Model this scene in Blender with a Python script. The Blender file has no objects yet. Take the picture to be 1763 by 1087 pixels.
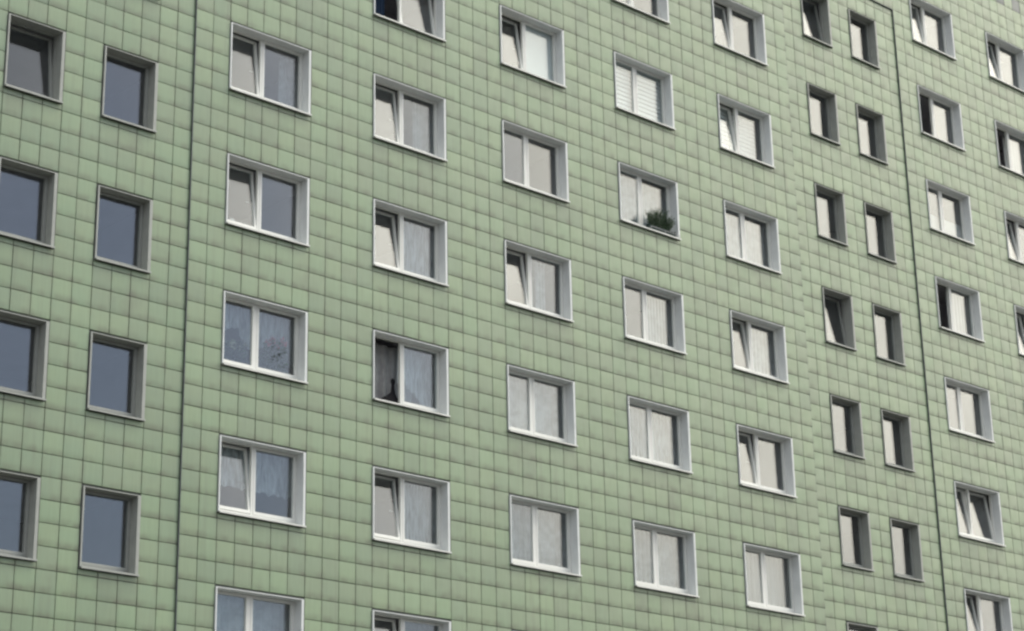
import bpy, math, random
from mathutils import Vector, Matrix, noise

random.seed(11)
SC = bpy.context.scene
COL = SC.collection
rad = math.radians

# ------------------------------------------------------------------ camera
CAM_C = (-20.78274, -30.50078, -21.80591)
CAM_R = ((0.74031026, -0.67197017, -0.01992009),
         (0.20833349, 0.25749225, -0.9435544),
         (0.63916967, 0.69437298, 0.33061804))
PW, PH, FPX = 1763.0, 1087.0, 3582.2
cd = bpy.data.cameras.new('camera')
cam = bpy.data.objects.new('camera', cd)
COL.objects.link(cam)
r_, d_, f_ = CAM_R
cam.matrix_world = Matrix(((r_[0], -d_[0], -f_[0], CAM_C[0]),
                           (r_[1], -d_[1], -f_[1], CAM_C[1]),
                           (r_[2], -d_[2], -f_[2], CAM_C[2]),
                           (0, 0, 0, 1)))
cd.sensor_width = 36.0
cd.lens = FPX / PW * 36.0
cd.clip_end = 5000
SC.camera = cam


def px(p):
    v = [p[i] - CAM_C[i] for i in range(3)]
    q = [sum(CAM_R[j][i] * v[i] for i in range(3)) for j in range(3)]
    return PW / 2 + FPX * q[0] / q[2], PH / 2 + FPX * q[1] / q[2]


# ------------------------------------------------------------------ sky, sun, exposure
SUN_EL, SUN_AZ = rad(62), rad(140)       # azimuth clockwise from +Y
GLOW = (0.80, -0.45, 0.40)                # thinner, brighter cloud to the right, which the right windows mirror
CLEARING = (0.40, -0.87, 0.28)           # the blue gap in the clouds that the left windows mirror
w = bpy.data.worlds.new('World')
SC.world = w
w.use_nodes = True
nt = w.node_tree
N, L = nt.nodes, nt.links
N.clear()
out = N.new('ShaderNodeOutputWorld')
bg = N.new('ShaderNodeBackground')
bg.inputs['Strength'].default_value = 0.14
sky = N.new('ShaderNodeTexSky')
sky.sky_type = 'NISHITA'
sky.sun_disc = False
sky.sun_elevation = SUN_EL
sky.sun_rotation = SUN_AZ
sky.dust_density = 2.0
tc = N.new('ShaderNodeTexCoord')


def wmath(op, a, b=None, c=None):
    x = N.new('ShaderNodeMath')
    x.operation = op
    for i, v in enumerate((a, b, c)):
        if v is None:
            continue
        if isinstance(v, (int, float)):
            x.inputs[i].default_value = v
        else:
            L.new(v, x.inputs[i])
    return x.outputs[0]


def wdot(d):
    x = N.new('ShaderNodeVectorMath')
    x.operation = 'DOT_PRODUCT'
    L.new(tc.outputs['Generated'], x.inputs[0])
    x.inputs[1].default_value = Vector(d).normalized()
    return x.outputs['Value']


def wrange(v, a, b, c, d):
    x = N.new('ShaderNodeMapRange')
    x.interpolation_type = 'SMOOTHSTEP'
    for i, k in enumerate((a, b, c, d)):
        x.inputs[i + 1].default_value = k
    L.new(v, x.inputs[0])
    return x.outputs[0]


def wmix(f, a, b):
    x = N.new('ShaderNodeMix')
    x.data_type = 'RGBA'
    L.new(f, x.inputs['Factor'])
    for k, v in (('A', a), ('B', b)):
        if isinstance(v, tuple):
            x.inputs[k].default_value = v
        else:
            L.new(v, x.inputs[k])
    return x.outputs['Result']


def wnoise(scale, det, loc):
    m_ = N.new('ShaderNodeMapping')
    m_.inputs['Scale'].default_value = (1, 1, 2.0)
    m_.inputs['Location'].default_value = loc
    L.new(tc.outputs['Generated'], m_.inputs['Vector'])
    x = N.new('ShaderNodeTexNoise')
    x.inputs['Scale'].default_value = scale
    x.inputs['Detail'].default_value = det
    x.inputs['Roughness'].default_value = 0.5
    L.new(m_.outputs['Vector'], x.inputs['Vector'])
    return x.outputs['Fac']


# a soft cloud sheet, warmer and brighter towards the thin cloud at GLOW, apart from the sun, thinning out to blue in one broad clearing
# (overcast: the zenith is more than twice as bright as the horizon)
warm = wrange(wdot(GLOW), 0.88, 1.0, 0.0, 1.0)
cloudc = wmix(warm, (6.2, 6.4, 6.9, 1), (36.0, 34.0, 29.6, 1))
sepw = N.new('ShaderNodeSeparateXYZ')
L.new(tc.outputs['Generated'], sepw.inputs[0])
over = wmath('MULTIPLY_ADD', wmath('MAXIMUM', sepw.outputs['Z'], 0.0), 0.52, 0.40)
bil = wrange(wnoise(2.2, 5, (0.3, 0.1, 0.2)), 0.3, 0.7, 0.78, 1.22)
vm = N.new('ShaderNodeVectorMath')
vm.operation = 'SCALE'
L.new(cloudc, vm.inputs[0])
L.new(wmath('MULTIPLY', bil, over), vm.inputs['Scale'])
clear = wrange(wmath('MULTIPLY_ADD', wnoise(1.6, 5, (0.7, 0.2, 0.4)), 0.16, wdot(CLEARING)), 1.0, 1.08, 0.0, 0.74)
skyc = wmix(clear, vm.outputs['Vector'], sky.outputs['Color'])
L.new(skyc, bg.inputs['Color'])
L.new(bg.outputs['Background'], out.inputs['Surface'])

sd = bpy.data.lights.new('sun', 'SUN')
sd.energy = 1.3
sd.angle = rad(20)
sd.color = (1.0, 0.95, 0.87)
sun = bpy.data.objects.new('sun', sd)
COL.objects.link(sun)
sv = Vector((math.sin(SUN_AZ) * math.cos(SUN_EL), math.cos(SUN_AZ) * math.cos(SUN_EL), math.sin(SUN_EL)))
sun.rotation_euler = sv.to_track_quat('Z', 'Y').to_euler()
sun.location = (30, -40, 30)

SC.view_settings.view_transform = 'Standard'
SC.view_settings.look = 'None'
SC.view_settings.gamma = 1
SC.view_settings.use_curve_mapping = False
SC.view_settings.exposure = 0.68
SC.render.engine = 'CYCLES'
SC.cycles.filter_width = 2.5
SC.cycles.transparent_max_bounces = 16
SC.cycles.max_bounces = 8
SC.render.resolution_x, SC.render.resolution_y = 1024, 631


# ------------------------------------------------------------------ materials
def new_mat(name):
    m = bpy.data.materials.new(name)
    m.use_nodes = True
    return m, m.node_tree.nodes, m.node_tree.links, m.node_tree.nodes['Principled BSDF']


def simple(name, colr, rough=0.5, noise_amt=0.06, scale=6.0, spec=0.5, metal=0.0):
    m, n, l, b = new_mat(name)
    geo = n.new('ShaderNodeNewGeometry')
    t = n.new('ShaderNodeTexNoise')
    t.inputs['Scale'].default_value = scale
    t.inputs['Detail'].default_value = 5
    l.new(geo.outputs['Position'], t.inputs['Vector'])
    r = n.new('ShaderNodeValToRGB')
    a, c = 1 - noise_amt, 1 + noise_amt
    r.color_ramp.elements[0].position = 0.3
    r.color_ramp.elements[0].color = (colr[0] * a, colr[1] * a, colr[2] * a, 1)
    r.color_ramp.elements[1].position = 0.7
    r.color_ramp.elements[1].color = (min(1, colr[0] * c), min(1, colr[1] * c), min(1, colr[2] * c), 1)
    l.new(t.outputs['Fac'], r.inputs['Fac'])
    l.new(r.outputs['Color'], b.inputs['Base Color'])
    b.inputs['Roughness'].default_value = rough
    b.inputs['Specular IOR Level'].default_value = spec
    b.inputs['Metallic'].default_value = metal
    return m


def tile_mat(name, base, dirt, grime=0.0):
    m, n, l, b = new_mat(name)
    geo = n.new('ShaderNodeNewGeometry')
    oi = n.new('ShaderNodeObjectInfo')
    uv = n.new('ShaderNodeUVMap')
    sep = n.new('ShaderNodeSeparateXYZ')
    l.new(uv.outputs['UV'], sep.inputs['Vector'])

    def math_(op, a, bb=None, clamp=False):
        x = n.new('ShaderNodeMath')
        x.operation = op
        x.use_clamp = clamp
        for i, v in enumerate((a, bb)):
            if v is None:
                continue
            if isinstance(v, (int, float)):
                x.inputs[i].default_value = v
            else:
                l.new(v, x.inputs[i])
        return x.outputs[0]

    def noise_(scale, vec=None, detail=4, mapscale=None):
        src = geo.outputs['Position']
        if mapscale:
            mm = n.new('ShaderNodeMapping')
            mm.inputs['Scale'].default_value = mapscale
            l.new(src, mm.inputs['Vector'])
            src = mm.outputs['Vector']
        t = n.new('ShaderNodeTexNoise')
        t.inputs['Scale'].default_value = scale
        t.inputs['Detail'].default_value = detail
        l.new(src, t.inputs['Vector'])
        return t.outputs['Fac']

    def mrange(v, a, bb, c, d):
        x = n.new('ShaderNodeMapRange')
        x.interpolation_type = 'SMOOTHSTEP'
        for i, k in enumerate((a, bb, c, d)):
            x.inputs[i + 1].default_value = k
        l.new(v, x.inputs[0])
        return x.outputs[0]

    rnd = math_('FRACT', math_('ADD', geo.outputs['Random Per Island'], oi.outputs['Random']))
    rnd2 = math_('FRACT', math_('MULTIPLY', rnd, 37.31))
    hsv = n.new('ShaderNodeHueSaturation')
    hsv.inputs['Color'].default_value = (*base, 1)
    l.new(mrange(rnd2, 0, 1, 0.492, 0.506), hsv.inputs['Hue'])
    l.new(mrange(rnd, 0, 1, 0.95, 1.04), hsv.inputs['Saturation'])
    val = math_('MULTIPLY', mrange(rnd, 0, 1, 0.93, 1.06), mrange(noise_(0.55, detail=3), 0.3, 0.7, 0.95, 1.05))
    streak = mrange(noise_(1.0, detail=3, mapscale=(26, 26, 1.4)), 0.3, 0.7, 0.965, 1.03)
    l.new(math_('MULTIPLY', val, streak), hsv.inputs['Value'])
    # grime that gathers along the lower edge and in blotches
    low = mrange(sep.outputs['Y'], 0.0, 0.42, 1.0, 0.0)
    blot = mrange(noise_(4.2, detail=5), 0.36, 0.66, 0.12, 1.0)
    side = mrange(math_('ABSOLUTE', math_('SUBTRACT', sep.outputs['X'], 0.5)), 0.32, 0.5, 0.0, 0.35)
    allov = mrange(noise_(1.7, detail=4), 0.52 - grime * .5, 0.78 - grime * .3, grime * .5, 0.14 + grime * 1.3)
    runs = mrange(noise_(1.0, detail=4, mapscale=(6.5, 6.5, 0.42)), 0.58, 0.76, 0.0, 0.24)
    allov = math_('ADD', allov, runs)
    fac = math_('ADD', math_('MULTIPLY', math_('ADD', low, side), math_('MULTIPLY', blot, 0.64)), allov, True)
    mixn = n.new('ShaderNodeMix')
    mixn.data_type = 'RGBA'
    l.new(fac, mixn.inputs['Factor'])
    l.new(hsv.outputs['Color'], mixn.inputs['A'])
    mixn.inputs['B'].default_value = (*dirt, 1)
    l.new(mixn.outputs['Result'], b.inputs['Base Color'])
    l.new(mrange(blot, 0, 1, 0.36, 0.46), b.inputs['Roughness'])
    b.inputs['IOR'].default_value = 1.64
    bump = n.new('ShaderNodeBump')
    bump.inputs['Strength'].default_value = 0.08
    bump.inputs['Distance'].default_value = 0.01
    l.new(noise_(9.0, detail=3), bump.inputs['Height'])
    l.new(bump.outputs['Normal'], b.inputs['Normal'])
    return m


M = {}
M['tile'] = tile_mat('green_glazed_tile', (0.230, 0.310, 0.183), (0.150, 0.165, 0.110))
M['tile_stained'] = tile_mat('green_tile_stained_below_sill', (0.230, 0.310, 0.183), (0.150, 0.165, 0.110), 0.16)
M['grey_tile'] = tile_mat('grey_blue_tile', (0.05, 0.075, 0.08), (0.045, 0.06, 0.06))
M['wall'] = simple('backing_wall', (0.09, 0.1, 0.09), 0.9, 0.2, 3)
M['render'] = simple('grey_render', (0.3, 0.31, 0.28), 0.9, 0.1, 3)
M['white'] = simple('white_window_plastic', (0.71, 0.72, 0.68), 0.38, 0.03, 2.5)
M['whitecase'] = simple('white_coated_sheet', (0.69, 0.715, 0.70), 0.45, 0.05, 4)
M['grey'] = simple('grey_coated_sheet', (0.355, 0.37, 0.335), 0.5, 0.08, 5)
M['greyframe'] = simple('grey_window_plastic', (0.30, 0.312, 0.288), 0.45, 0.05, 5)
M['joint'] = simple('dark_metal_profile', (0.085, 0.1, 0.1), 0.5, 0.1, 4)
M['room'] = simple('dim_room_wall', (0.6, 0.58, 0.6), 0.9, 0.1, 1)
M['sill'] = simple('white_sill_sheet', (0.67, 0.68, 0.63), 0.42, 0.06, 4)
M['handle'] = simple('grey_handle', (0.4, 0.4, 0.4), 0.35, 0.02, 4)
M['blue_cloth'] = simple('dark_blue_cloth', (0.015, 0.035, 0.075), 0.9, 0.2, 8)
M['drape'] = simple('grey_drape_cloth', (0.34, 0.34, 0.34), 0.9, 0.12, 8)
M['black'] = simple('black_glaze', (0.004, 0.004, 0.006), 0.9, 0.1, 8, 0.2)
M['ceramic'] = simple('white_ceramic', (0.75, 0.73, 0.68), 0.3, 0.03, 8)
M['blind'] = simple('white_blind', (0.86, 0.85, 0.81), 0.6, 0.03, 8)
M['leaf'] = simple('dark_leaf', (0.045, 0.088, 0.032), 0.75, 0.5, 9)
M['leaf2'] = simple('mid_leaf', (0.055, 0.10, 0.05), 0.6, 0.4, 9)
M['trough'] = simple('dark_green_trough', (0.025, 0.04, 0.037), 0.8, 0.1, 6, 0.2)
M['petal'] = simple('red_petal', (0.42, 0.04, 0.06), 0.7, 0.2, 9)
M['petal_pale'] = simple('pale_petal', (0.35, 0.37, 0.25), 0.6, 0.2, 9)
M['terracotta'] = simple('brown_pot', (0.2, 0.09, 0.06), 0.7, 0.1, 9)
M['asphalt'] = simple('grey_paving', (0.055, 0.055, 0.052), 0.9, 0.2, 0.8)


def glass_mat(name, r0, tint):
    m = bpy.data.materials.new(name)
    m.use_nodes = True
    n, l = m.node_tree.nodes, m.node_tree.links
    n.clear()
    o = n.new('ShaderNodeOutputMaterial')
    lw = n.new('ShaderNodeLayerWeight')
    p = n.new('ShaderNodeMath')
    p.operation = 'POWER'
    p.inputs[1].default_value = 4.0
    mu = n.new('ShaderNodeMath')
    mu.operation = 'MULTIPLY_ADD'
    mu.inputs[1].default_value = 1 - r0
    mu.inputs[2].default_value = r0
    l.new(lw.outputs['Facing'], p.inputs[0])
    l.new(p.outputs[0], mu.inputs[0])
    g = n.new('ShaderNodeBsdfGlossy')
    g.inputs['Roughness'].default_value = 0.012
    g.inputs['Color'].default_value = (1, 1, 1, 1)
    t = n.new('ShaderNodeBsdfTransparent')
    t.inputs['Color'].default_value = (*tint, 1)
    mix = n.new('ShaderNodeMixShader')
    l.new(mu.outputs[0], mix.inputs[0])
    l.new(t.outputs[0], mix.inputs[1])
    l.new(g.outputs[0], mix.inputs[2])
    l.new(mix.outputs[0], o.inputs['Surface'])
    return m


M['glass'] = glass_mat('window_glass', 0.078, (0.84, 0.88, 0.89))


def cloth_mat(name, colr, dens_lo, dens_hi, lace):
    m = bpy.data.materials.new(name)
    m.use_nodes = True
    n, l = m.node_tree.nodes, m.node_tree.links
    n.clear()
    o = n.new('ShaderNodeOutputMaterial')
    geo = n.new('ShaderNodeNewGeometry')
    t = n.new('ShaderNodeTexNoise')
    mpp = n.new('ShaderNodeMapping')
    mpp.inputs['Scale'].default_value = (1, 1, 0.16) if lace else (1, 1, 1)
    l.new(geo.outputs['Position'], mpp.inputs['Vector'])
    t.inputs['Scale'].default_value = 17 if lace else 5
    t.inputs['Detail'].default_value = 4
    l.new(mpp.outputs['Vector'], t.inputs['Vector'])
    mr = n.new('ShaderNodeMapRange')
    mr.inputs[1].default_value = 0.35
    mr.inputs[2].default_value = 0.65
    mr.inputs[3].default_value = dens_lo
    mr.inputs[4].default_value = dens_hi
    l.new(t.outputs['Fac'], mr.inputs[0])
    df = n.new('ShaderNodeBsdfDiffuse')
    df.inputs['Color'].default_value = (*colr, 1)
    tl = n.new('ShaderNodeBsdfTranslucent')
    tl.inputs['Color'].default_value = (*colr, 1)
    a = n.new('ShaderNodeMixShader')
    a.inputs[0].default_value = 0.25
    l.new(df.outputs[0], a.inputs[1])
    l.new(tl.outputs[0], a.inputs[2])
    tr = n.new('ShaderNodeBsdfTransparent')
    mix = n.new('ShaderNodeMixShader')
    l.new(mr.outputs[0], mix.inputs[0])
    l.new(tr.outputs[0], mix.inputs[1])
    l.new(a.outputs[0], mix.inputs[2])
    l.new(mix.outputs[0], o.inputs['Surface'])
    return m


M['net'] = cloth_mat('white_net_cloth', (0.80, 0.84, 0.85), 0.55, 0.82, False)
M['lace'] = cloth_mat('white_lace_cloth', (0.80, 0.85, 0.87), 0.35, 0.92, True)
M['cloth'] = cloth_mat('cream_cloth', (0.78, 0.75, 0.70), 0.9, 0.98, False)


# ------------------------------------------------------------------ helpers
class MB:
    def __init__(s):
        s.v, s.f, s.uv, s.smooth = [], [], [], []

    def face(s, idx, uv=None, smooth=False):
        s.f.append(idx)
        s.uv.append(uv or [(0.5, 0.5)] * len(idx))
        s.smooth.append(smooth)

    def box(s, x0, x1, y0, y1, z0, z1):
        b = len(s.v)
        s.v += [(x0, y0, z0), (x1, y0, z0), (x1, y1, z0), (x0, y1, z0),
                (x0, y0, z1), (x1, y0, z1), (x1, y1, z1), (x0, y1, z1)]
        for q in ((0, 3, 2, 1), (4, 5, 6, 7), (0, 1, 5, 4), (1, 2, 6, 5), (2, 3, 7, 6), (3, 0, 4, 7)):
            s.face([b + i for i in q])
        return s

    def lathe(s, cx, cy, cz, prof, seg=12):
        b = len(s.v)
        for r, z in prof:
            for i in range(seg):
                a = 2 * math.pi * i / seg
                s.v.append((cx + r * math.cos(a), cy + r * math.sin(a), cz + z))
        for j in range(len(prof) - 1):
            for i in range(seg):
                k = (i + 1) % seg
                s.face([b + j * seg + i, b + j * seg + k, b + (j + 1) * seg + k, b + (j + 1) * seg + i], None, True)
        s.face([b + i for i in reversed(range(seg))])
        t = b + (len(prof) - 1) * seg
        s.face([t + i for i in range(seg)])
        return s

    def blade(s, p, d, ln, wd, bend=0.25):
        d = d.normalized()
        side = d.cross(Vector((random.uniform(-1, 1), random.uniform(-1, 1), random.uniform(-1, 1)))).normalized() * wd
        m = p + d * ln * 0.5
        e = p + d * ln + Vector((0, 0, -bend * ln * (1 - abs(d.z))))
        b = len(s.v)
        for q in (p - side * 0.4, p + side * 0.4, m + side, e, m - side):
            s.v.append(tuple(q))
        s.face([b, b + 1, b + 2, b + 3, b + 4])
        return s

    def mesh(s, name, m):
        me = bpy.data.meshes.new(name)
        me.from_pydata(s.v, [], s.f)
        ul = me.uv_layers.new(name='UVMap')
        flat = [c for u in s.uv for p in u for c in p]
        ul.data.foreach_set('uv', flat)
        me.polygons.foreach_set('use_smooth', s.smooth)
        me.materials.append(m)
        me.update()
        return me


def link(name, data, parent=None, loc=(0, 0, 0), rot=(0, 0, 0)):
    o = bpy.data.objects.new(name, data)
    COL.objects.link(o)
    o.parent = parent
    o.location = loc
    o.rotation_euler = rot
    return o


def tag(o, label=None, cat=None, group=None, kind=None):
    for k, v in (('label', label), ('category', cat), ('group', group), ('kind', kind)):
        if v:
            o[k] = v
    return o


# ------------------------------------------------------------------ layout (metres; trim plane of the white windows is y = 0)
T = 0.3964           # tile pitch across
RH = 0.4             # tile pitch up
X0, Z0 = -0.004, 0.045
TY = 0.03            # tile face, main wall
REC = 0.04           # the stair bays lie this much deeper
FH = 2.8
GROUND = -23.4
DZ = -1.3875         # stair windows sit half a storey lower
Z0S = DZ + 0.045
TOPZ = 8.045 + 0.4
STAIR_TOP = 4.84
U_MIN, U_MAX = -25, 84
Z_BOT_TILE = Z0 - 47 * RH

WM, HM = 1.946, 1.448
WS, HS = 1.158, 1.44
MAIN_COLS = {'z0': -21 * T + 0.02, 'm0': 0.0, 'm1': 3.565, 'm2': 7.137, 'm3': 10.712, 'm4': 14.281,
             'r0': 22.579, 'r1': 26.160, 'r2': 75 * T + 0.02}
MAIN_U = {'z0': -21, 'm0': 0, 'm1': 9, 'm2': 18, 'm3': 27, 'm4': 36, 'r0': 57, 'r1': 66, 'r2': 75}
STAIR_COLS = {'la': -4.750, 'lb': -2.758, 'sa': 17.842, 'sb': 19.826}
STAIR_U = {'la': -12, 'lb': -7, 'sa': 45, 'sb': 50}
STAIRS = ((-14, -2), (43, 55))


def in_stair(u):
    return any(a <= u < b for a, b in STAIRS)


# what each window shows: left sash state, right sash state (c closed, t tilted, o open)
ST = {('m0', 1): 'tc', ('m0', 2): 'tc', ('m0', 4): 'tc', ('m1', 0): 'ot', ('m1', 1): 'tc', ('m1', 2): 'tc',
      ('m1', 3): 'oc', ('m1', 4): 'tc', ('m1', 5): 'tc', ('m2', 0): 'tc', ('m2', 2): 'tc', ('m3', -1): 'tc', ('m4', -1): 'tc',
      ('m4', 0): 'tc', ('m4', 2): 'tc', ('m4', 3): 'tc', ('r0', -2): 'tc', ('r0', -1): 'oc', ('r0', 1): 'oc',
      ('r0', 3): 'tt', ('r0', 4): 'tc', ('r1', -2): 'tc', ('r1', -1): 'oc', ('r1', 0): 'tc', ('r1', 1): 'tc',
      ('la', 1): 't', ('sa', -2): 't', ('sa', 1): 't'}
CNAME = {'m0': 'leftmost white-framed column', 'm1': 'second white-framed column from left',
         'm2': 'third white-framed column from left', 'm3': 'fourth white-framed column from left',
         'm4': 'fifth white-framed column from left', 'r0': 'white-framed column right of the grey-framed pair',
         'r1': 'white-framed column at right edge', 'la': 'leftmost grey-framed column', 'lb': 'second grey-framed column from left',
         'sa': 'third grey-framed column from left', 'sb': 'rightmost grey-framed column'}
CTOP = {'m0': 1, 'm1': 0, 'm2': 0, 'm3': -1, 'm4': -1, 'r0': -2, 'r1': -2, 'la': 1, 'lb': 0, 'sa': -2, 'sb': -2}
ORD = ['topmost', 'second', 'third', 'fourth', 'fifth', 'sixth', 'seventh', 'eighth']


def where(c, k):
    i = k - CTOP[c]
    return f"{ORD[i]} window{' down' if i else ''} of {CNAME[c]}"


def near_frame(x0, x1, z0, z1, mrg):
    ps = [px((x, 0, z)) for x in (x0, x1) for z in (z0, z1)]
    return (max(p[0] for p in ps) > -mrg and min(p[0] for p in ps) < PW + mrg and
            max(p[1] for p in ps) > -mrg and min(p[1] for p in ps) < PH + mrg)


WINS = []            # (col, k, x, z, y, stair)
for c, x in MAIN_COLS.items():
    for k in range(-2, 7):
        if near_frame(x, x + WM, -FH * k - HM, -FH * k, 420):
            WINS.append((c, k, x, -FH * k, 0.0, False))
for c, x in STAIR_COLS.items():
    for k in range(-2, 6):
        z = -FH * k + DZ
        if z + 0.3 < STAIR_TOP and near_frame(x, x + WS, z - HS, z, 420):
            WINS.append((c, k, x, z, REC, True))
WSET = {(wn[0], wn[1]) for wn in WINS}

# ------------------------------------------------------------------ ground
g = MB()
g.v = [(-600, -600, GROUND), (600, -600, GROUND), (600, 600, GROUND), (-600, 600, GROUND)]
g.face([0, 1, 2, 3])
tag(link('ground', g.mesh('ground', M['asphalt'])), kind='structure')

# ------------------------------------------------------------------ the building
B = link('apartment_building', None, None, (X0 + 30 * T, 0.5, GROUND))
tag(B, 'pale green tiled apartment block with rows of white-framed and grey-framed windows', 'building')
BO = Vector(B.location)


def bpart(name, me, parent=None, loc=(0, 0, 0), rot=(0, 0, 0)):
    """part of the building; loc is in world metres"""
    o = link(name, me, parent or B, Vector(loc) - (BO if parent is None else Vector((0, 0, 0))), rot)
    return o


# backing wall with window openings, bay by bay
wall = MB()
edges = []
for c, u in MAIN_U.items():
    edges.append((MAIN_COLS[c], MAIN_COLS[c] + WM, c, False))
for c, u in STAIR_U.items():
    edges.append((STAIR_COLS[c], STAIR_COLS[c] + WS, c, True))
edges.sort()
XL, XR = X0 + U_MIN * T, X0 + U_MAX * T


def wall_strip(xa, xb, zlist, y0, zlo, zhi):
    """solid strip with openings zlist [(ztop, zbot)]"""
    zl = sorted(zlist, key=lambda q: -q[0])
    cur = zhi
    for zt, zb in zl:
        if cur > zt:
            wall.box(xa, xb, y0, 0.40, zt, cur)
        cur = zb
    wall.box(xa, xb, y0, 0.40, zlo, cur)


cuts = [XL]
for a, b, c, s in edges:
    cuts += [a, b]
for a, b in STAIRS:
    cuts += [X0 + a * T, X0 + b * T]
cuts.append(XR)
cuts = sorted(set(cuts))
for xa, xb in zip(cuts[:-1], cuts[1:]):
    mid = (xa + xb) / 2
    st = in_stair((mid - X0) / T)
    ops = []
    for (c, k, x, z, y, s) in WINS:
        ww, hh = (WS, HS) if s else (WM, HM)
        if x - 1e-4 <= mid <= x + ww + 1e-4:
            ops.append((z - 0.004, z - hh + 0.004))
    if st:
        wall_strip(xa, xb, ops, 0.06 + REC, GROUND, STAIR_TOP)
        wall.box(xa, xb, 0.06, 0.40, STAIR_TOP, TOPZ)
    else:
        wall_strip(xa, xb, ops, 0.06, GROUND, TOPZ)
bpart('wall', wall.mesh('wall', M['wall']), None, (0, 0, 0))

# the closed shell behind: side walls, back wall, roof, and rooms
sh = MB()
sh.box(XL, XL + 0.3, 0.40, 11.5, GROUND, TOPZ)
sh.box(XR - 0.3, XR, 0.40, 11.5, GROUND, TOPZ)
sh.box(XL, XR, 11.5, 11.8, GROUND, TOPZ)
bpart('outer_wall', sh.mesh('outer_wall', M['render']))
rf = MB()
rf.box(XL - 0.05, XR + 0.05, -0.02, 11.85, TOPZ, TOPZ + 0.12)
bpart('roof', rf.mesh('roof', M['joint']))
pl = MB()
pl.box(XL, XR, TY, 0.06, GROUND, Z_BOT_TILE - 0.01)
bpart('plinth', pl.mesh('plinth', M['render']))
rm = MB()
rm.box(XL + 0.3, XR - 0.3, 4.2, 4.3, GROUND, TOPZ)
for k in range(-3, 8):
    z = -FH * k + 0.32
    for (ua, ub) in ((U_MIN, -14), (-2, 43), (55, U_MAX)):
        rm.box(X0 + ua * T + 0.31, X0 + ub * T - 0.31, 0.401, 4.2, z, z + 0.2)
for k in range(-2, 7):
    z = -FH * k + DZ + 0.32
    for (ua, ub) in STAIRS:
        rm.box(X0 + ua * T + 0.31, X0 + ub * T - 0.31, 0.401, 4.2, z, z + 0.2)
for u in (-14, -2, 7, 16, 25, 34, 43, 55, 64, 73, 82):
    rm.box(X0 + u * T - 0.1, X0 + u * T + 0.1, 0.401, 4.2, GROUND, TOPZ)
bpart('inner_wall', rm.mesh('inner_wall', M['room']))

# edge profiles where the stair bays step back
for (ua, ub) in STAIRS:
    xa, xb = X0 + ua * T, X0 + ub * T
    for nm, xx, wd in (('edge_profile', xb - 0.006, 0.016), ('edge_profile', xa - 0.008, 0.006)):
        e = MB()
        e.box(xx, xx + wd, TY + 0.001, TY + REC + 0.03, GROUND + 0.01, STAIR_TOP + 0.004)
        bpart(nm, e.mesh(nm, M['joint']))
    e = MB()
    e.box(xa - 0.002, xb - 0.0065, TY + 0.001, TY + REC + 0.03, STAIR_TOP - 0.004, STAIR_TOP + 0.012)
    bpart('edge_profile', e.mesh('edge_profile', M['joint']))

# ---- tiles
GAP = 0.0135
GAPZ = 0.0145


def add_tile(mb, x0, z0, wd, ht, y=0.0, tilt=0.0):
    """cushion tile, front face towards -y, lower-left corner at x0, z0"""
    ln = min(1.0, ht / 0.38)
    zs = [0.0, 0.10 * ln if ln > .5 else 0.25, 0.32 if ln > .5 else 0.5, 0.80, 1.0]
    py = [0.0052, 0.0011, -0.0004, -0.0004, 0.0010]
    xs = [0.0, 0.5, 1.0]
    pxx = [0.0007, -0.0003, 0.0007]
    b = len(mb.v)
    for j, zz in enumerate(zs):
        for i, xx in enumerate(xs):
            mb.v.append((x0 + xx * wd, y + (py[j] + pxx[i]) * (1 if ln > .5 else .5) + tilt * (zz - .5), z0 + zz * ht))
    nb = len(mb.v)
    for j in range(len(zs) - 1):
        for i in range(2):
            q = [b + j * 3 + i, b + j * 3 + i + 1, b + (j + 1) * 3 + i + 1, b + (j + 1) * 3 + i]
            mb.face(q, [(xs[i], zs[j]), (xs[i + 1], zs[j]), (xs[i + 1], zs[j + 1]), (xs[i], zs[j + 1])], True)
    # skirt (own vertices: crisp edge)
    ring = [0, 1, 2, 5, 8, 11, 14, 13, 12, 9, 6, 3]
    rl = [(0, 0)] * 12
    s0 = len(mb.v)
    for r in ring:
        vx, vy, vz = mb.v[b + r]
        mb.v.append((vx, vy, vz))
    for r in ring:
        vx, vy, vz = mb.v[b + r]
        mb.v.append((vx, y + 0.026, vz))
    # four straight skirts would do: 12 quads -> merge into the 4 sides
    for a, c in ((0, 2), (2, 6), (6, 8), (8, 0)):
        idx = list(range(a, c + 1)) if c > a else list(range(a, 12)) + [0]
        mb.face([s0 + idx[0], *[s0 + 12 + idx[0]], *[s0 + 12 + idx[-1]], s0 + idx[-1]] +
                [s0 + i for i in reversed(idx[1:-1])], [(0.5, 0.0)] * (4 + len(idx) - 2))


tiles = []           # (x0, z0, w, h, y, grey)


def blocked(u, xa, xb, za, zb):
    """cut the tile (xa..xb, za..zb) against windows; return list of pieces"""
    for (c, k, x, z, y, s) in WINS:
        ww, hh = (WS, HS) if s else (WM, HM)
        uu = (STAIR_U if s else MAIN_U)[c]
        if not (uu <= u < uu + (3 if s else 5)):
            continue
        top, bot = z + 0.012, z - hh - 0.012
        if zb <= bot + 0.01 or za >= top - 0.01 + 0.03:
            continue
        res = []
        if za < bot - 0.04:
            res.append((xa, za, xb - xa, bot - za))
        if zb > top + 0.06:
            res.append((xa, top, xb - xa, zb - top))
        return res
    return [(xa, za, xb - xa, zb - za)]


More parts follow.
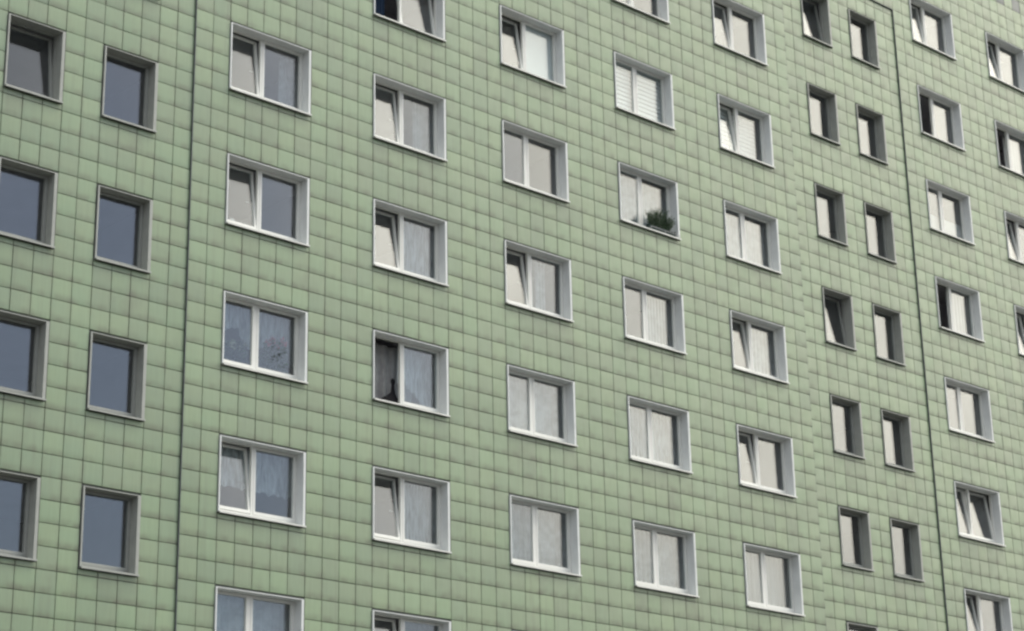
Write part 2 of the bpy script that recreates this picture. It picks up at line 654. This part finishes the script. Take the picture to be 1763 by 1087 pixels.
for u in range(U_MIN, U_MAX):
    st = in_stair(u)
    xa, xb = X0 + u * T + GAP / 2, X0 + (u + 1) * T - GAP / 2
    for r in range(-21, 48):
        if st:
            za, zb = Z0S - (r + 1) * RH + GAPZ / 2, Z0S - r * RH - GAPZ / 2
            if za < STAIR_TOP - 0.03 and zb > Z_BOT_TILE:
                zb2 = min(zb, STAIR_TOP - 0.008)
                for (x, z, ww, hh) in blocked(u, xa, xb, za, zb2):
                    tiles.append((x, z, ww, hh, TY + REC, False))
        za, zb = Z0 - (r + 1) * RH + GAPZ / 2, Z0 - r * RH - GAPZ / 2
        if za < Z_BOT_TILE - 0.01 or zb > TOPZ:
            continue
        if st:
            if zb > STAIR_TOP + 0.03:
                z2 = max(za, STAIR_TOP + 0.016)
                if zb - z2 > 0.05:
                    tiles.append((xa, z2, xb - xa, zb - z2, TY, False))
            continue
        for (x, z, ww, hh) in blocked(u, xa, xb, za, zb):
            grey = (r == -18 and u % 2 == 0 and u >= 57)
            tiles.append((x, z, ww, hh, TY, grey))


def tile_area(t):
    c = px((t[0] + t[2] / 2, t[4], t[1] + t[3] / 2))
    if not (2 < c[0] < PW - 2 and 2 < c[1] < PH - 2):
        return 0
    ps = [px((t[0] + a * t[2], t[4], t[1] + b * t[3])) for a, b in ((0, 0), (1, 0), (1, 1), (0, 1))]
    return abs(sum(ps[i][0] * ps[(i + 1) % 4][1] - ps[(i + 1) % 4][0] * ps[i][1] for i in range(4))) / 2


def under_sill(t):
    """tiles in the run-off zone below a sill, more ragged with depth"""
    xm, zt = t[0] + t[2] / 2, t[1] + t[3]
    for (c, k, x, z, y, s) in WINS:
        ww, hh = (WS, HS) if s else (WM, HM)
        if x - .05 < xm < x + ww + .05:
            dz = (z - hh) - zt
            if -0.05 < dz < 0.5 or (dz < 0.9 and dz > 0 and random.random() < .4):
                return True
    return False


greys = [t for t in tiles if t[5]]
plain = sorted((t for t in tiles if not t[5]), key=lambda t: -tile_area(t))
NT = 280
cache = {}
random.seed(5)
for t in plain[:NT]:
    stained = under_sill(t)
    key = (round(t[2], 3), round(t[3], 3), stained)
    if key not in cache:
        mb = MB()
        add_tile(mb, 0, 0, t[2], t[3])
        cache[key] = mb.mesh('tile', M['tile_stained' if stained else 'tile'])
    bpart('tile', cache[key], None, (t[0] + random.uniform(-.0015, .0015), t[4] + random.uniform(-.001, .0015), t[1] + random.uniform(-.0015, .0015)),
          (random.uniform(-.003, .003), random.uniform(-.0025, .0025), random.uniform(-.003, .003)))
mb = MB()
midx = []
for t in plain[NT:]:
    n0 = len(mb.f)
    st_ = 1 if under_sill(t) else 0
    add_tile(mb, t[0] + random.uniform(-.0015, .0015), t[1] + random.uniform(-.0015, .0015), t[2], t[3],
             t[4] + random.uniform(-.001, .0015), random.uniform(-.0018, .0018))
    midx += [st_] * (len(mb.f) - n0)
me = mb.mesh('tile_cladding', M['tile'])
me.materials.append(M['tile_stained'])
me.polygons.foreach_set('material_index', midx)
tag(bpart('tile_cladding', me), kind='stuff')
for t in greys:
    key = 'g'
    if key not in cache:
        mb = MB()
        add_tile(mb, 0, 0, t[2], t[3])
        cache[key] = mb.mesh('grey_tile', M['grey_tile'])
    o = bpart('tile', cache[key], None, (t[0], t[4] + .004, t[1]))
    tag(o, 'blue-grey tile among the green ones near the roof')

# ------------------------------------------------------------------ windows
FY = 0.222            # front of the fixed frame
WMESH = {}


def wm(key, fn, m):
    if key not in WMESH:
        WMESH[key] = fn().mesh(key[0], M[m])
    return WMESH[key]


def casing(Wd, Hd, tr, tq, tt=0.016):
    def f():
        b = MB()
        b.box(0, tr, 0, 0.03, -Hd + 0.03, 0)
        b.box(Wd - tq, Wd, 0, 0.03, -Hd + 0.03, 0)
        b.box(tr, Wd - tq, 0, 0.03, -tt, 0)
        b.box(tr - 0.014, tr - 0.001, 0.03, 0.295, -Hd + 0.03, -tt + 0.014)
        b.box(Wd - tq + 0.001, Wd - tq + 0.014, 0.03, 0.295, -Hd + 0.03, -tt + 0.014)
        b.box(tr - 0.001, Wd - tq + 0.001, 0.03, 0.295, -tt + 0.001, -tt + 0.014)
        return b
    return f


def sill(Wd, Hd):
    def f():
        b = MB()
        x0, x1 = 0.004, Wd - 0.004
        z = -Hd
        # sloping sheet with a turned-down lip and end upstands
        pr = [(-0.045, z - 0.008), (-0.045, z + 0.024), (FY, z + 0.085), (FY, z + 0.06), (0.03, z + 0.012), (-0.036, z + 0.006), (-0.036, z - 0.008)]
        i0 = len(b.v)
        for x in (x0, x1):
            for (y, zz) in pr:
                b.v.append((x, y, zz))
        n = len(pr)
        for i in range(n):
            j = (i + 1) % n
            b.face([i0 + i, i0 + n + i, i0 + n + j, i0 + j])
        b.face([i0 + i for i in range(n)])
        b.face([i0 + n + i for i in reversed(range(n))])
        return b
    return f


def ring(b, x0, x1, z0, z1, y0, y1, l, r, t, bt):
    b.box(x0, x0 + l, y0, y1, z0, z1)
    b.box(x1 - r, x1, y0, y1, z0, z1)
    b.box(x0 + l, x1 - r, y0, y1, z1 - t, z1)
    b.box(x0 + l, x1 - r, y0, y1, z0, z0 + bt)


POST = 0.885


def frame_main():
    b = MB()
    ring(b, 0.028, WM - 0.053, -HM + 0.071, -0.017, FY, FY + 0.07, 0.022, 0.022, 0.012, 0.06)
    b.box(POST - 0.024, POST + 0.024, FY + 0.001, FY + 0.069, -HM + 0.131, -0.029)
    return b


def frame_stair():
    b = MB()
    ring(b, 0.031, WS - 0.063, -HS + 0.071, -0.017, FY, FY + 0.07, 0.016, 0.016, 0.012, 0.05)
    return b


def sash(wd, ht, s, t, bt):
    def f():
        b = MB()
        ring(b, 0, wd, 0, ht, -0.068, 0.0, s, s, t, bt)
        # gasket line inside the sash
        ring(b, s + .0005, wd - s - .0005, bt + .0005, ht - t - .0005, -0.041, -0.017, 0.006, 0.006, 0.006, 0.006)
        return b
    return f


def pane(wd, ht, s, t, bt):
    def f():
        b = MB()
        b.box(s + 0.002, wd - s - 0.002, -0.040, -0.018, bt + 0.002, ht - t - 0.002)
        return b
    return f


def handle():
    b = MB()
    b.box(-0.014, 0.014, 0.001, 0.014, -0.05, 0.05)
    b.box(-0.011, 0.011, 0.014, 0.05, -0.011, 0.011)
    b.box(-0.1, 0.011, 0.05, 0.066, -0.012, 0.012)
    return b


def put_sash(win, side, state, x0, wd, z0, ht, s, t, bt, stair):
    mats = ('greyframe' if stair else 'white')
    tl = rad(7.2)
    jit = random.uniform(-.9, .9)
    nm = 'sash'
    if state == 't':
        loc, rot = (x0, FY + 0.066, z0 + 0.002), (-(tl + rad(jit)), 0, 0)
    elif state == 'o':
        loc, rot = (x0 + 0.004, FY + 0.070, z0), (0, 0, rad(80))
    else:
        loc, rot = (x0, FY + 0.064, z0), (0, 0, 0)
    sm = wm((nm, side, stair), sash(wd, ht, s, t, bt), mats)
    pm = wm(('pane', side, stair), pane(wd, ht, s, t, bt), 'glass')
    hm = wm(('handle',), handle, 'handle')
    o = link('sash', sm, win, loc, rot)
    # panes hang a hair off true, as real ones do
    link('pane', pm, win, loc, (rot[0] + random.uniform(-.010, .010), rot[1], rot[2] + random.uniform(-.010, .010)))
    mat = Matrix.Translation(loc) @ o.rotation_euler.to_matrix().to_4x4()
    hx = wd - 0.028 if side != 'R' else 0.028
    if side == 'L' and state == 't':
        link('handle', hm, win, mat @ Vector((hx, 0.0, ht * 0.5)), rot)


def state_word(s):
    return {'cc': 'both sashes closed', 'tc': 'left sash tilted in', 'oc': 'left sash open wide', 'ot': 'left sash open and right tilted',
            'tt': 'both sashes tilted in', 'c': 'closed', 't': 'tilted in'}[s]


WOBJ = {}
random.seed(21)
for (c, k, x, z, y, stair) in WINS:
    if stair:
        st = ST.get((c, k), 'c')
        win = bpart('window', wm(('window', 's'), casing(WS, HS, 0.030, 0.062), 'grey'), None, (x, y, z))
        link('sill', wm(('sill', 's'), sill(WS, HS), 'grey'), win)
        link('frame', wm(('frame', 's'), frame_stair, 'greyframe'), win)
        zb = -HS + 0.124
        put_sash(win, 'S', st, 0.050, WS - 0.132, zb, -0.032 - zb, 0.04, 0.03, 0.045, True)
    else:
        st = ST.get((c, k), 'cc')
        win = bpart('window', wm(('window', 'm'), casing(WM, HM, 0.027, 0.052), 'whitecase'), None, (x, y, z))
        link('sill', wm(('sill', 'm'), sill(WM, HM), 'sill'), win)
        link('frame', wm(('frame', 'm'), frame_main, 'white'), win)
        zb = -HM + 0.134
        ht = -0.032 - zb
        put_sash(win, 'L', st[0], 0.053, POST - 0.027 - 0.053, zb, ht, 0.046, 0.034, 0.062, False)
        put_sash(win, 'R', st[1], POST + 0.027, WM - 0.078 - POST - 0.027, zb, ht, 0.046, 0.034, 0.062, False)
    if c in CNAME and CTOP[c] <= k and near_frame(x, x + (WS if stair else WM), z - (HS if stair else HM), z, -3):
        tag(win, f"{'grey' if stair else 'white'} window, {state_word(st)}, {where(c, k)}")
    WOBJ[(c, k)] = (x, y, z)


# ------------------------------------------------------------------ curtains, blinds and what stands behind the glass
def curtain(c, k, xa, xb, hem, mat, label, folds=9, amp=0.026, y=0.53, name='net_curtain', cat='curtain', group='curtains behind the windows',
            ztop=-0.02, gather=None):
    if (c, k) not in WSET:
        return
    x, yy, z = WOBJ[(c, k)]
    n = max(24, int((xb - xa) * 46))
    rows = 14
    ph = random.uniform(0, 6)
    b = MB()
    for j in range(rows + 1):
        fz = j / rows
        for i in range(n + 1):
            s = i / n
            xx = xa + (xb - xa) * s
            zb = hem(xx) if callable(hem) else hem
            zz = ztop + (zb - ztop) * fz
            gx = xx if gather is None else gather(xx, fz)
            wob = math.sin(2 * math.pi * folds * s + ph + 0.5 * math.sin(5 * s + ph) + .3 * fz) + .35 * math.sin(2 * math.pi * folds * 2.3 * s + 2 * ph)
            b.v.append((gx, amp * wob * (0.55 + 0.45 * fz), zz))
    for j in range(rows):
        for i in range(n):
            q = j * (n + 1) + i
            b.face([q, q + n + 1, q + n + 2, q + 1], None, True)
    o = link(name, b.mesh(name, M[mat]), None, (x, yy + y, z))
    tag(o, label, cat, group)
    return o


random.seed(4)
FULL = -1.46


def hem_peaks(xx):
    xx -= .2
    return hem_peaks0(xx) + .14


def hem_peaks0(xx):
    pts = [(-.4, -.85), (.22, -.72), (.35, -.56), (.42, -.66), (.48, -.55), (.58, -.80), (.76, -.98), (.86, -1.0),
           (1.0, -.92), (1.15, -.74), (1.28, -.9), (1.36, -.86), (1.43, -.72), (1.54, -.95), (1.75, -1.08), (2.0, -1.12)]
    for (a, p), (b2, q) in zip(pts, pts[1:]):
        if a <= xx <= b2:
            return p + (q - p) * (xx - a) / (b2 - a) + 0.03 * math.sin(34 * xx)
    return -1.0


def hem_scallop(xx):
    return -0.73 - 0.02 * xx - 0.045 * abs(math.sin(9.5 * xx)) - .02 * math.sin(31 * xx)


def hem_arch(xx):
    t = min(1, max(0, (xx - 0.95) / 0.85))
    return -0.74 - 0.6 * t ** 2.2 + .03 * math.sin(22 * xx)


curtain('m0', 3, -.05, 2.25, hem_peaks, 'lace', 'lace curtain with high jagged hem, third window down of leftmost white-framed column', 11)
curtain('m0', 4, -.05, 2.25, hem_scallop, 'lace', 'lace half-length curtain with scalloped hem, fourth window down of leftmost white-framed column', 12)
curtain('m0', 5, -.05, 2.25, FULL, 'net', 'pleated net curtain, bottom window of leftmost white-framed column', 12)
curtain('m0', 1, 1.6, 2.25, FULL, 'net', 'thin net curtain, topmost window of leftmost white-framed column', 6, y=.6)
curtain('m1', 1, 1.5, 1.95, FULL, 'net', 'narrow white curtain drawn to a strip, second window down of second white-framed column', 5,
        gather=lambda xx, f: xx + 0.16 * (1 - f) * (1 if xx > 1.72 else -.2))
curtain('m1', 2, 1.1, 2.25, FULL, 'lace', 'flower-patterned lace curtain, third window down of second white-framed column', 8)
curtain('m1', 3, 1.02, 2.1, hem_arch, 'lace', 'lace curtain with arched hem, fourth window down of second white-framed column', 9)
curtain('m1', 3, .30, 1.40, FULL, 'drape', 'grey drape in the wide open sash, fourth window of second white-framed column', 5, .05, y=.62,
        name='drape', gather=lambda xx, f: xx + .12 * (1 - f) * (xx - .3))
curtain('m1', 4, 1.1, 2.25, FULL, 'lace', 'blue-white net curtain beside tilted sash, fifth window of second white-framed column', 13)
curtain('m1', 5, 1.1, 2.25, FULL, 'net', 'pale curtain in window at bottom edge of second white-framed column', 9)
curtain('m1', 0, .40, .66, FULL, 'blue_cloth', 'dark blue drape in the open sash at top of second white-framed column', 3, .03, y=.5, name='drape')
curtain('m2', 2, 1.36, 1.66, FULL, 'net', 'narrow blue-white curtain strip, third window down of third white-framed column', 3)
curtain('m2', 3, -.05, 2.25, FULL, 'net', 'sheer net curtain, fourth window down of third white-framed column', 10)
curtain('m2', 4, -.05, 2.25, FULL, 'net', 'pleated net curtain, bottom window of third white-framed column', 14)
curtain('m3', 2, 1.1, 2.25, FULL, 'net', 'pleated sheer curtain, fourth window down of fourth white-framed column', 12)
curtain('m3', 3, -.05, 2.25, FULL, 'lace', 'grey-white net curtain, fifth window down of fourth white-framed column', 16)
curtain('m3', 4, -.05, 2.25, FULL, 'net', 'pleated net curtain, bottom window of fourth white-framed column', 15)
curtain('m3', 1, -.05, 2.25, FULL, 'net', 'sheer curtain behind the sill plant, third window of fourth white-framed column', 9)
curtain('m4', 1, -.05, 2.25, FULL, 'net', 'sheer curtain, third window down of fifth white-framed column', 9)
curtain('m4', 2, 1.1, 2.25, FULL, 'net', 'sheer curtain beside tilted sash, fourth window of fifth white-framed column', 9)
curtain('m4', 4, -.05, 2.25, FULL, 'cloth', 'bright white pleated curtain, bottom window of fifth white-framed column', 14, .03)
curtain('r1', -1, 1.1, 2.25, FULL, 'cloth', 'pale curtain beside the open sash, second window of column at right edge', 9, .012)
curtain('r0', 1, 1.1, 2.25, FULL, 'cloth', 'cream curtain beside the open sash, fourth window of column right of grey-framed pair', 8, .01, y=.5)
# half-height cafe curtain
o = curtain('r0', 0, -.05, 1.98, FULL, 'cloth', 'white half-height curtain, third window of column right of grey-framed pair', 3, .006, y=.335,
            ztop=-.80, name='cafe_curtain', group=None)


def roller(c, k, xa, xb, y, label):
    x, yy, z = WOBJ[(c, k)]
    root = link('roller_blind', None, None, (x + (xa + xb) / 2, yy + y, z - 1.40))
    tag(root, label, 'blind')
    h = (xb - xa) / 2
    b = MB()
    b.box(-h, h, -.002, .002, 0.0, 1.34)
    link('blind_cloth', b.mesh('blind_cloth', M['blind']), root)
    b = MB()
    b.box(-h, h, -.02, .02, 1.342, 1.385)
    link('roller', b.mesh('roller', M['white']), root)
    b = MB()
    b.box(-h, h, -.008, .008, -.022, -.001)
    link('hem_bar', b.mesh('hem_bar', M['white']), root)


roller('m2', 0, .90, 1.86, .30, 'plain bright white roller blind, right pane of topmost window, third white-framed column')


def venetian(c, k, parts, y, label):
    x, yy, z = WOBJ[(c, k)]
    root = link('slatted_blind', None, None, (x + .95, yy + y, z - 1.42))
    tag(root, label, 'blind', 'horizontal slat blinds')
    b, hr, cord = MB(), MB(), MB()
    for (xa, xb) in parts:
        xa, xb = xa - .95, xb - .95
        hr.box(xa, xb, -.02, .02, 1.36, 1.40)
        for i in range(12):
            zc = 0.03 + i * 0.11
            q = len(b.v)
            for yq, zq in ((-.012, -.052), (-.004, 0.0), (.012, .056), (.016, .056), (0.0, 0.0), (-.008, -.052)):
                b.v.append((xa, yq, zc + .05 + zq))
                b.v.append((xb, yq, zc + .05 + zq))
            for i2 in range(6):
                j2 = (i2 + 1) % 6
                b.face([q + i2 * 2, q + i2 * 2 + 1, q + j2 * 2 + 1, q + j2 * 2])
            b.face([q + i2 * 2 for i2 in range(6)])
            b.face([q + i2 * 2 + 1 for i2 in reversed(range(6))])
        for xc in (xa + .12, xb - .12):
            cord.box(xc, xc + .004, -.016, -.013, .02, 1.36)
    tag(link('slats', b.mesh('slats', M['blind']), root), kind='stuff')
    link('head_rail', hr.mesh('head_rail', M['white']), root)
    link('cord', cord.mesh('cord', M['white']), root)


venetian('m3', 0, ((.07, .86), (.91, 1.86)), .335, 'white slatted blind over both panes, second window of fourth white-framed column')
venetian('m4', 0, ((.05, .86), (.91, 1.86)), .50, 'white slatted blind behind a tilted sash, second window of fifth white-framed column')


# ---- plants and ornaments
def local(c, k, x, y, z):
    q = WOBJ[(c, k)]
    return (q[0] + x, q[1] + y, q[2] + z)


# conifer-like plant in a trough on the outer sill
random.seed(8)
pp = link('potted_plant', None, None, local('m3', 1, 1.36, 0.05, -HM + 0.045))
tag(pp, 'bushy dark green plant in a trough on the outer sill before a white window', 'plant')
b = MB()
b.box(-.44, .44, -.055, .055, .0, .012)
b.box(-.44, .44, -.055, -.045, .012, .10)
b.box(-.44, .44, .045, .055, .012, .13)
b.box(-.44, -.43, -.045, .045, .012, .13)
b.box(.43, .44, -.045, .045, .012, .13)
link('trough', b.mesh('trough', M['trough']), pp)
b = MB()
b.box(-.43, .43, -.045, .045, .012, .11)
link('soil', b.mesh('soil', M['black']), pp)
for mi, (mm, cnt) in enumerate((('leaf', 85), ('leaf2', 45))):
    fl = MB()
    for i in range(cnt):
        u = random.uniform(-1, 1)
        base = Vector((u * .31 - .05, random.uniform(-.04, .04), random.uniform(.06, .2)))
        lean = Vector((u * .42 + random.uniform(-.16, .16), random.uniform(-.30, .1), 1.0)).normalized()
        hgt = (.44 - .17 * abs(u)) * random.uniform(.7, 1.08)
        steps = 12
        for sN in range(steps):
            f = sN / steps
            p = base + lean * hgt * f + Vector((u * .06 * f * f, -.04 * f * f, 0))
            for q in range(4):
                a = random.uniform(0, 6.28)
                d = lean * .55 + Vector((math.cos(a), math.sin(a) * .7, random.uniform(-.1, .5))) * .9
                fl.blade(p, d, random.uniform(.04, .085) * (1.1 - .4 * f), random.uniform(.0022, .004), .25)
    o = link('foliage', fl.mesh('foliage', M[mm]), pp)
# rail in front of the trough: part of that window
for o in list(B.children):
    if o.name.startswith('window') and o.get('label', '').endswith(where('m3', 1)):
        r = MB()
        r.box(.93, 1.88, -.05, -.040, -HM + .088, -HM + .095)
        r.box(.931, .939, -.049, -.041, -HM + .02, -HM + .088)
        r.box(1.871, 1.879, -.049, -.041, -HM + .02, -HM + .088)
        r.box(1.40, 1.408, -.049, -.041, -HM + .02, -HM + .088)
        link('rail', r.mesh('rail', M['handle']), o)


def indoor_plant(c, k, x, y, hgt, petal, label, wid):
    base = -HM + .02
    root = link('house_plant', None, None, local(c, k, x, y, base))
    tag(root, label, 'plant', None)
    p = MB().lathe(0, 0, 0, [(.07, 0), (.1, .16), (.11, .17), (.11, .2), (.09, .2)], 12)
    link('pot', p.mesh('pot', M['terracotta']), root)
    lv, fw = MB(), MB()
    for i in range(330):
        a = random.uniform(0, 6.28)
        rr = wid * math.sqrt(random.random())
        zz = .2 + (hgt - .2) * random.random() ** .7
        q = Vector((math.cos(a) * rr * (1.1 - .5 * zz / hgt), math.sin(a) * rr * .3, zz))
        lv.blade(q, Vector((math.cos(a), math.sin(a) * .5 - .4, random.uniform(-.2, .8))), random.uniform(.07, .12), .028, .3)
    link('foliage', lv.mesh('foliage', M['leaf2']), root)
    heads = [(random.uniform(-.8, .8) * wid, random.uniform(.84, 1.05) * hgt) for _ in range(5)]
    for i in range(60):
        hx, hz = random.choice(heads)
        q = Vector((hx + random.gauss(0, .032), -.05 + random.uniform(-.05, .05), hz + random.gauss(0, .03)))
        for s in range(5):
            a = s * 1.257 + i
            fw.blade(q, Vector((math.cos(a), -.5, math.sin(a))), .042, .020, .0)
    link('blossom', fw.mesh('blossom', M[petal]), root)


indoor_plant('m0', 3, 1.46, .40, .80, 'petal', 'red-flowering house plant behind the glass of a white window', .34)
indoor_plant('m0', 3, .58, .46, .62, 'petal_pale', 'pale-flowered house plant behind the left pane of a lace-curtained window', .26)

# pale rounded pots behind the tilted sash
for i, (x, h, lab) in enumerate(((.22, .36, 'wide white rounded pot behind a tilted sash, leftmost white-framed column'),
                                 (.50, .40, 'slim white rounded pot beside a wider one behind a tilted sash'))):
    rr = .15 if i == 0 else .09
    b = MB().lathe(0, 0, 0, [(rr * .5, 0), (rr * .9, h * .3), (rr, h * .6), (rr * .85, h * .85), (rr * .5, h * .97), (rr * .3, h)], 16)
    o = link('pot', b.mesh('pot', M['ceramic']), None, local('m0', 2, x, .56, -HM + .004))
    tag(o, lab, 'pot')
    if i == 0:
        pass

# black long-necked ornament on the sill of the open sash
b = MB()
b.lathe(.06, 0, 0, [(.13, 0), (.2, .05), (.21, .1), (.17, .18), (.10, .25), (.055, .31), (.04, .40), (.036, .46), (.05, .50), (.05, .54), (.03, .57), (.008, .58)], 16)
bo = MB()
for p in b.v:
    s = max(0, 1 - p[2] / .3)
    bo.v.append(((p[0] - .20 * s * (1 if p[0] < .06 else .2)) * 1.15, p[1] * .3, p[2] * 1.15))
bo.f, bo.uv, bo.smooth = b.f, b.uv, b.smooth
o = link('ornament', bo.mesh('ornament', M['black']), None, local('m1', 3, .70, .345, -HM + .005))
tag(o, 'black long-necked ornament on the sill of a window standing wide open', 'ornament')
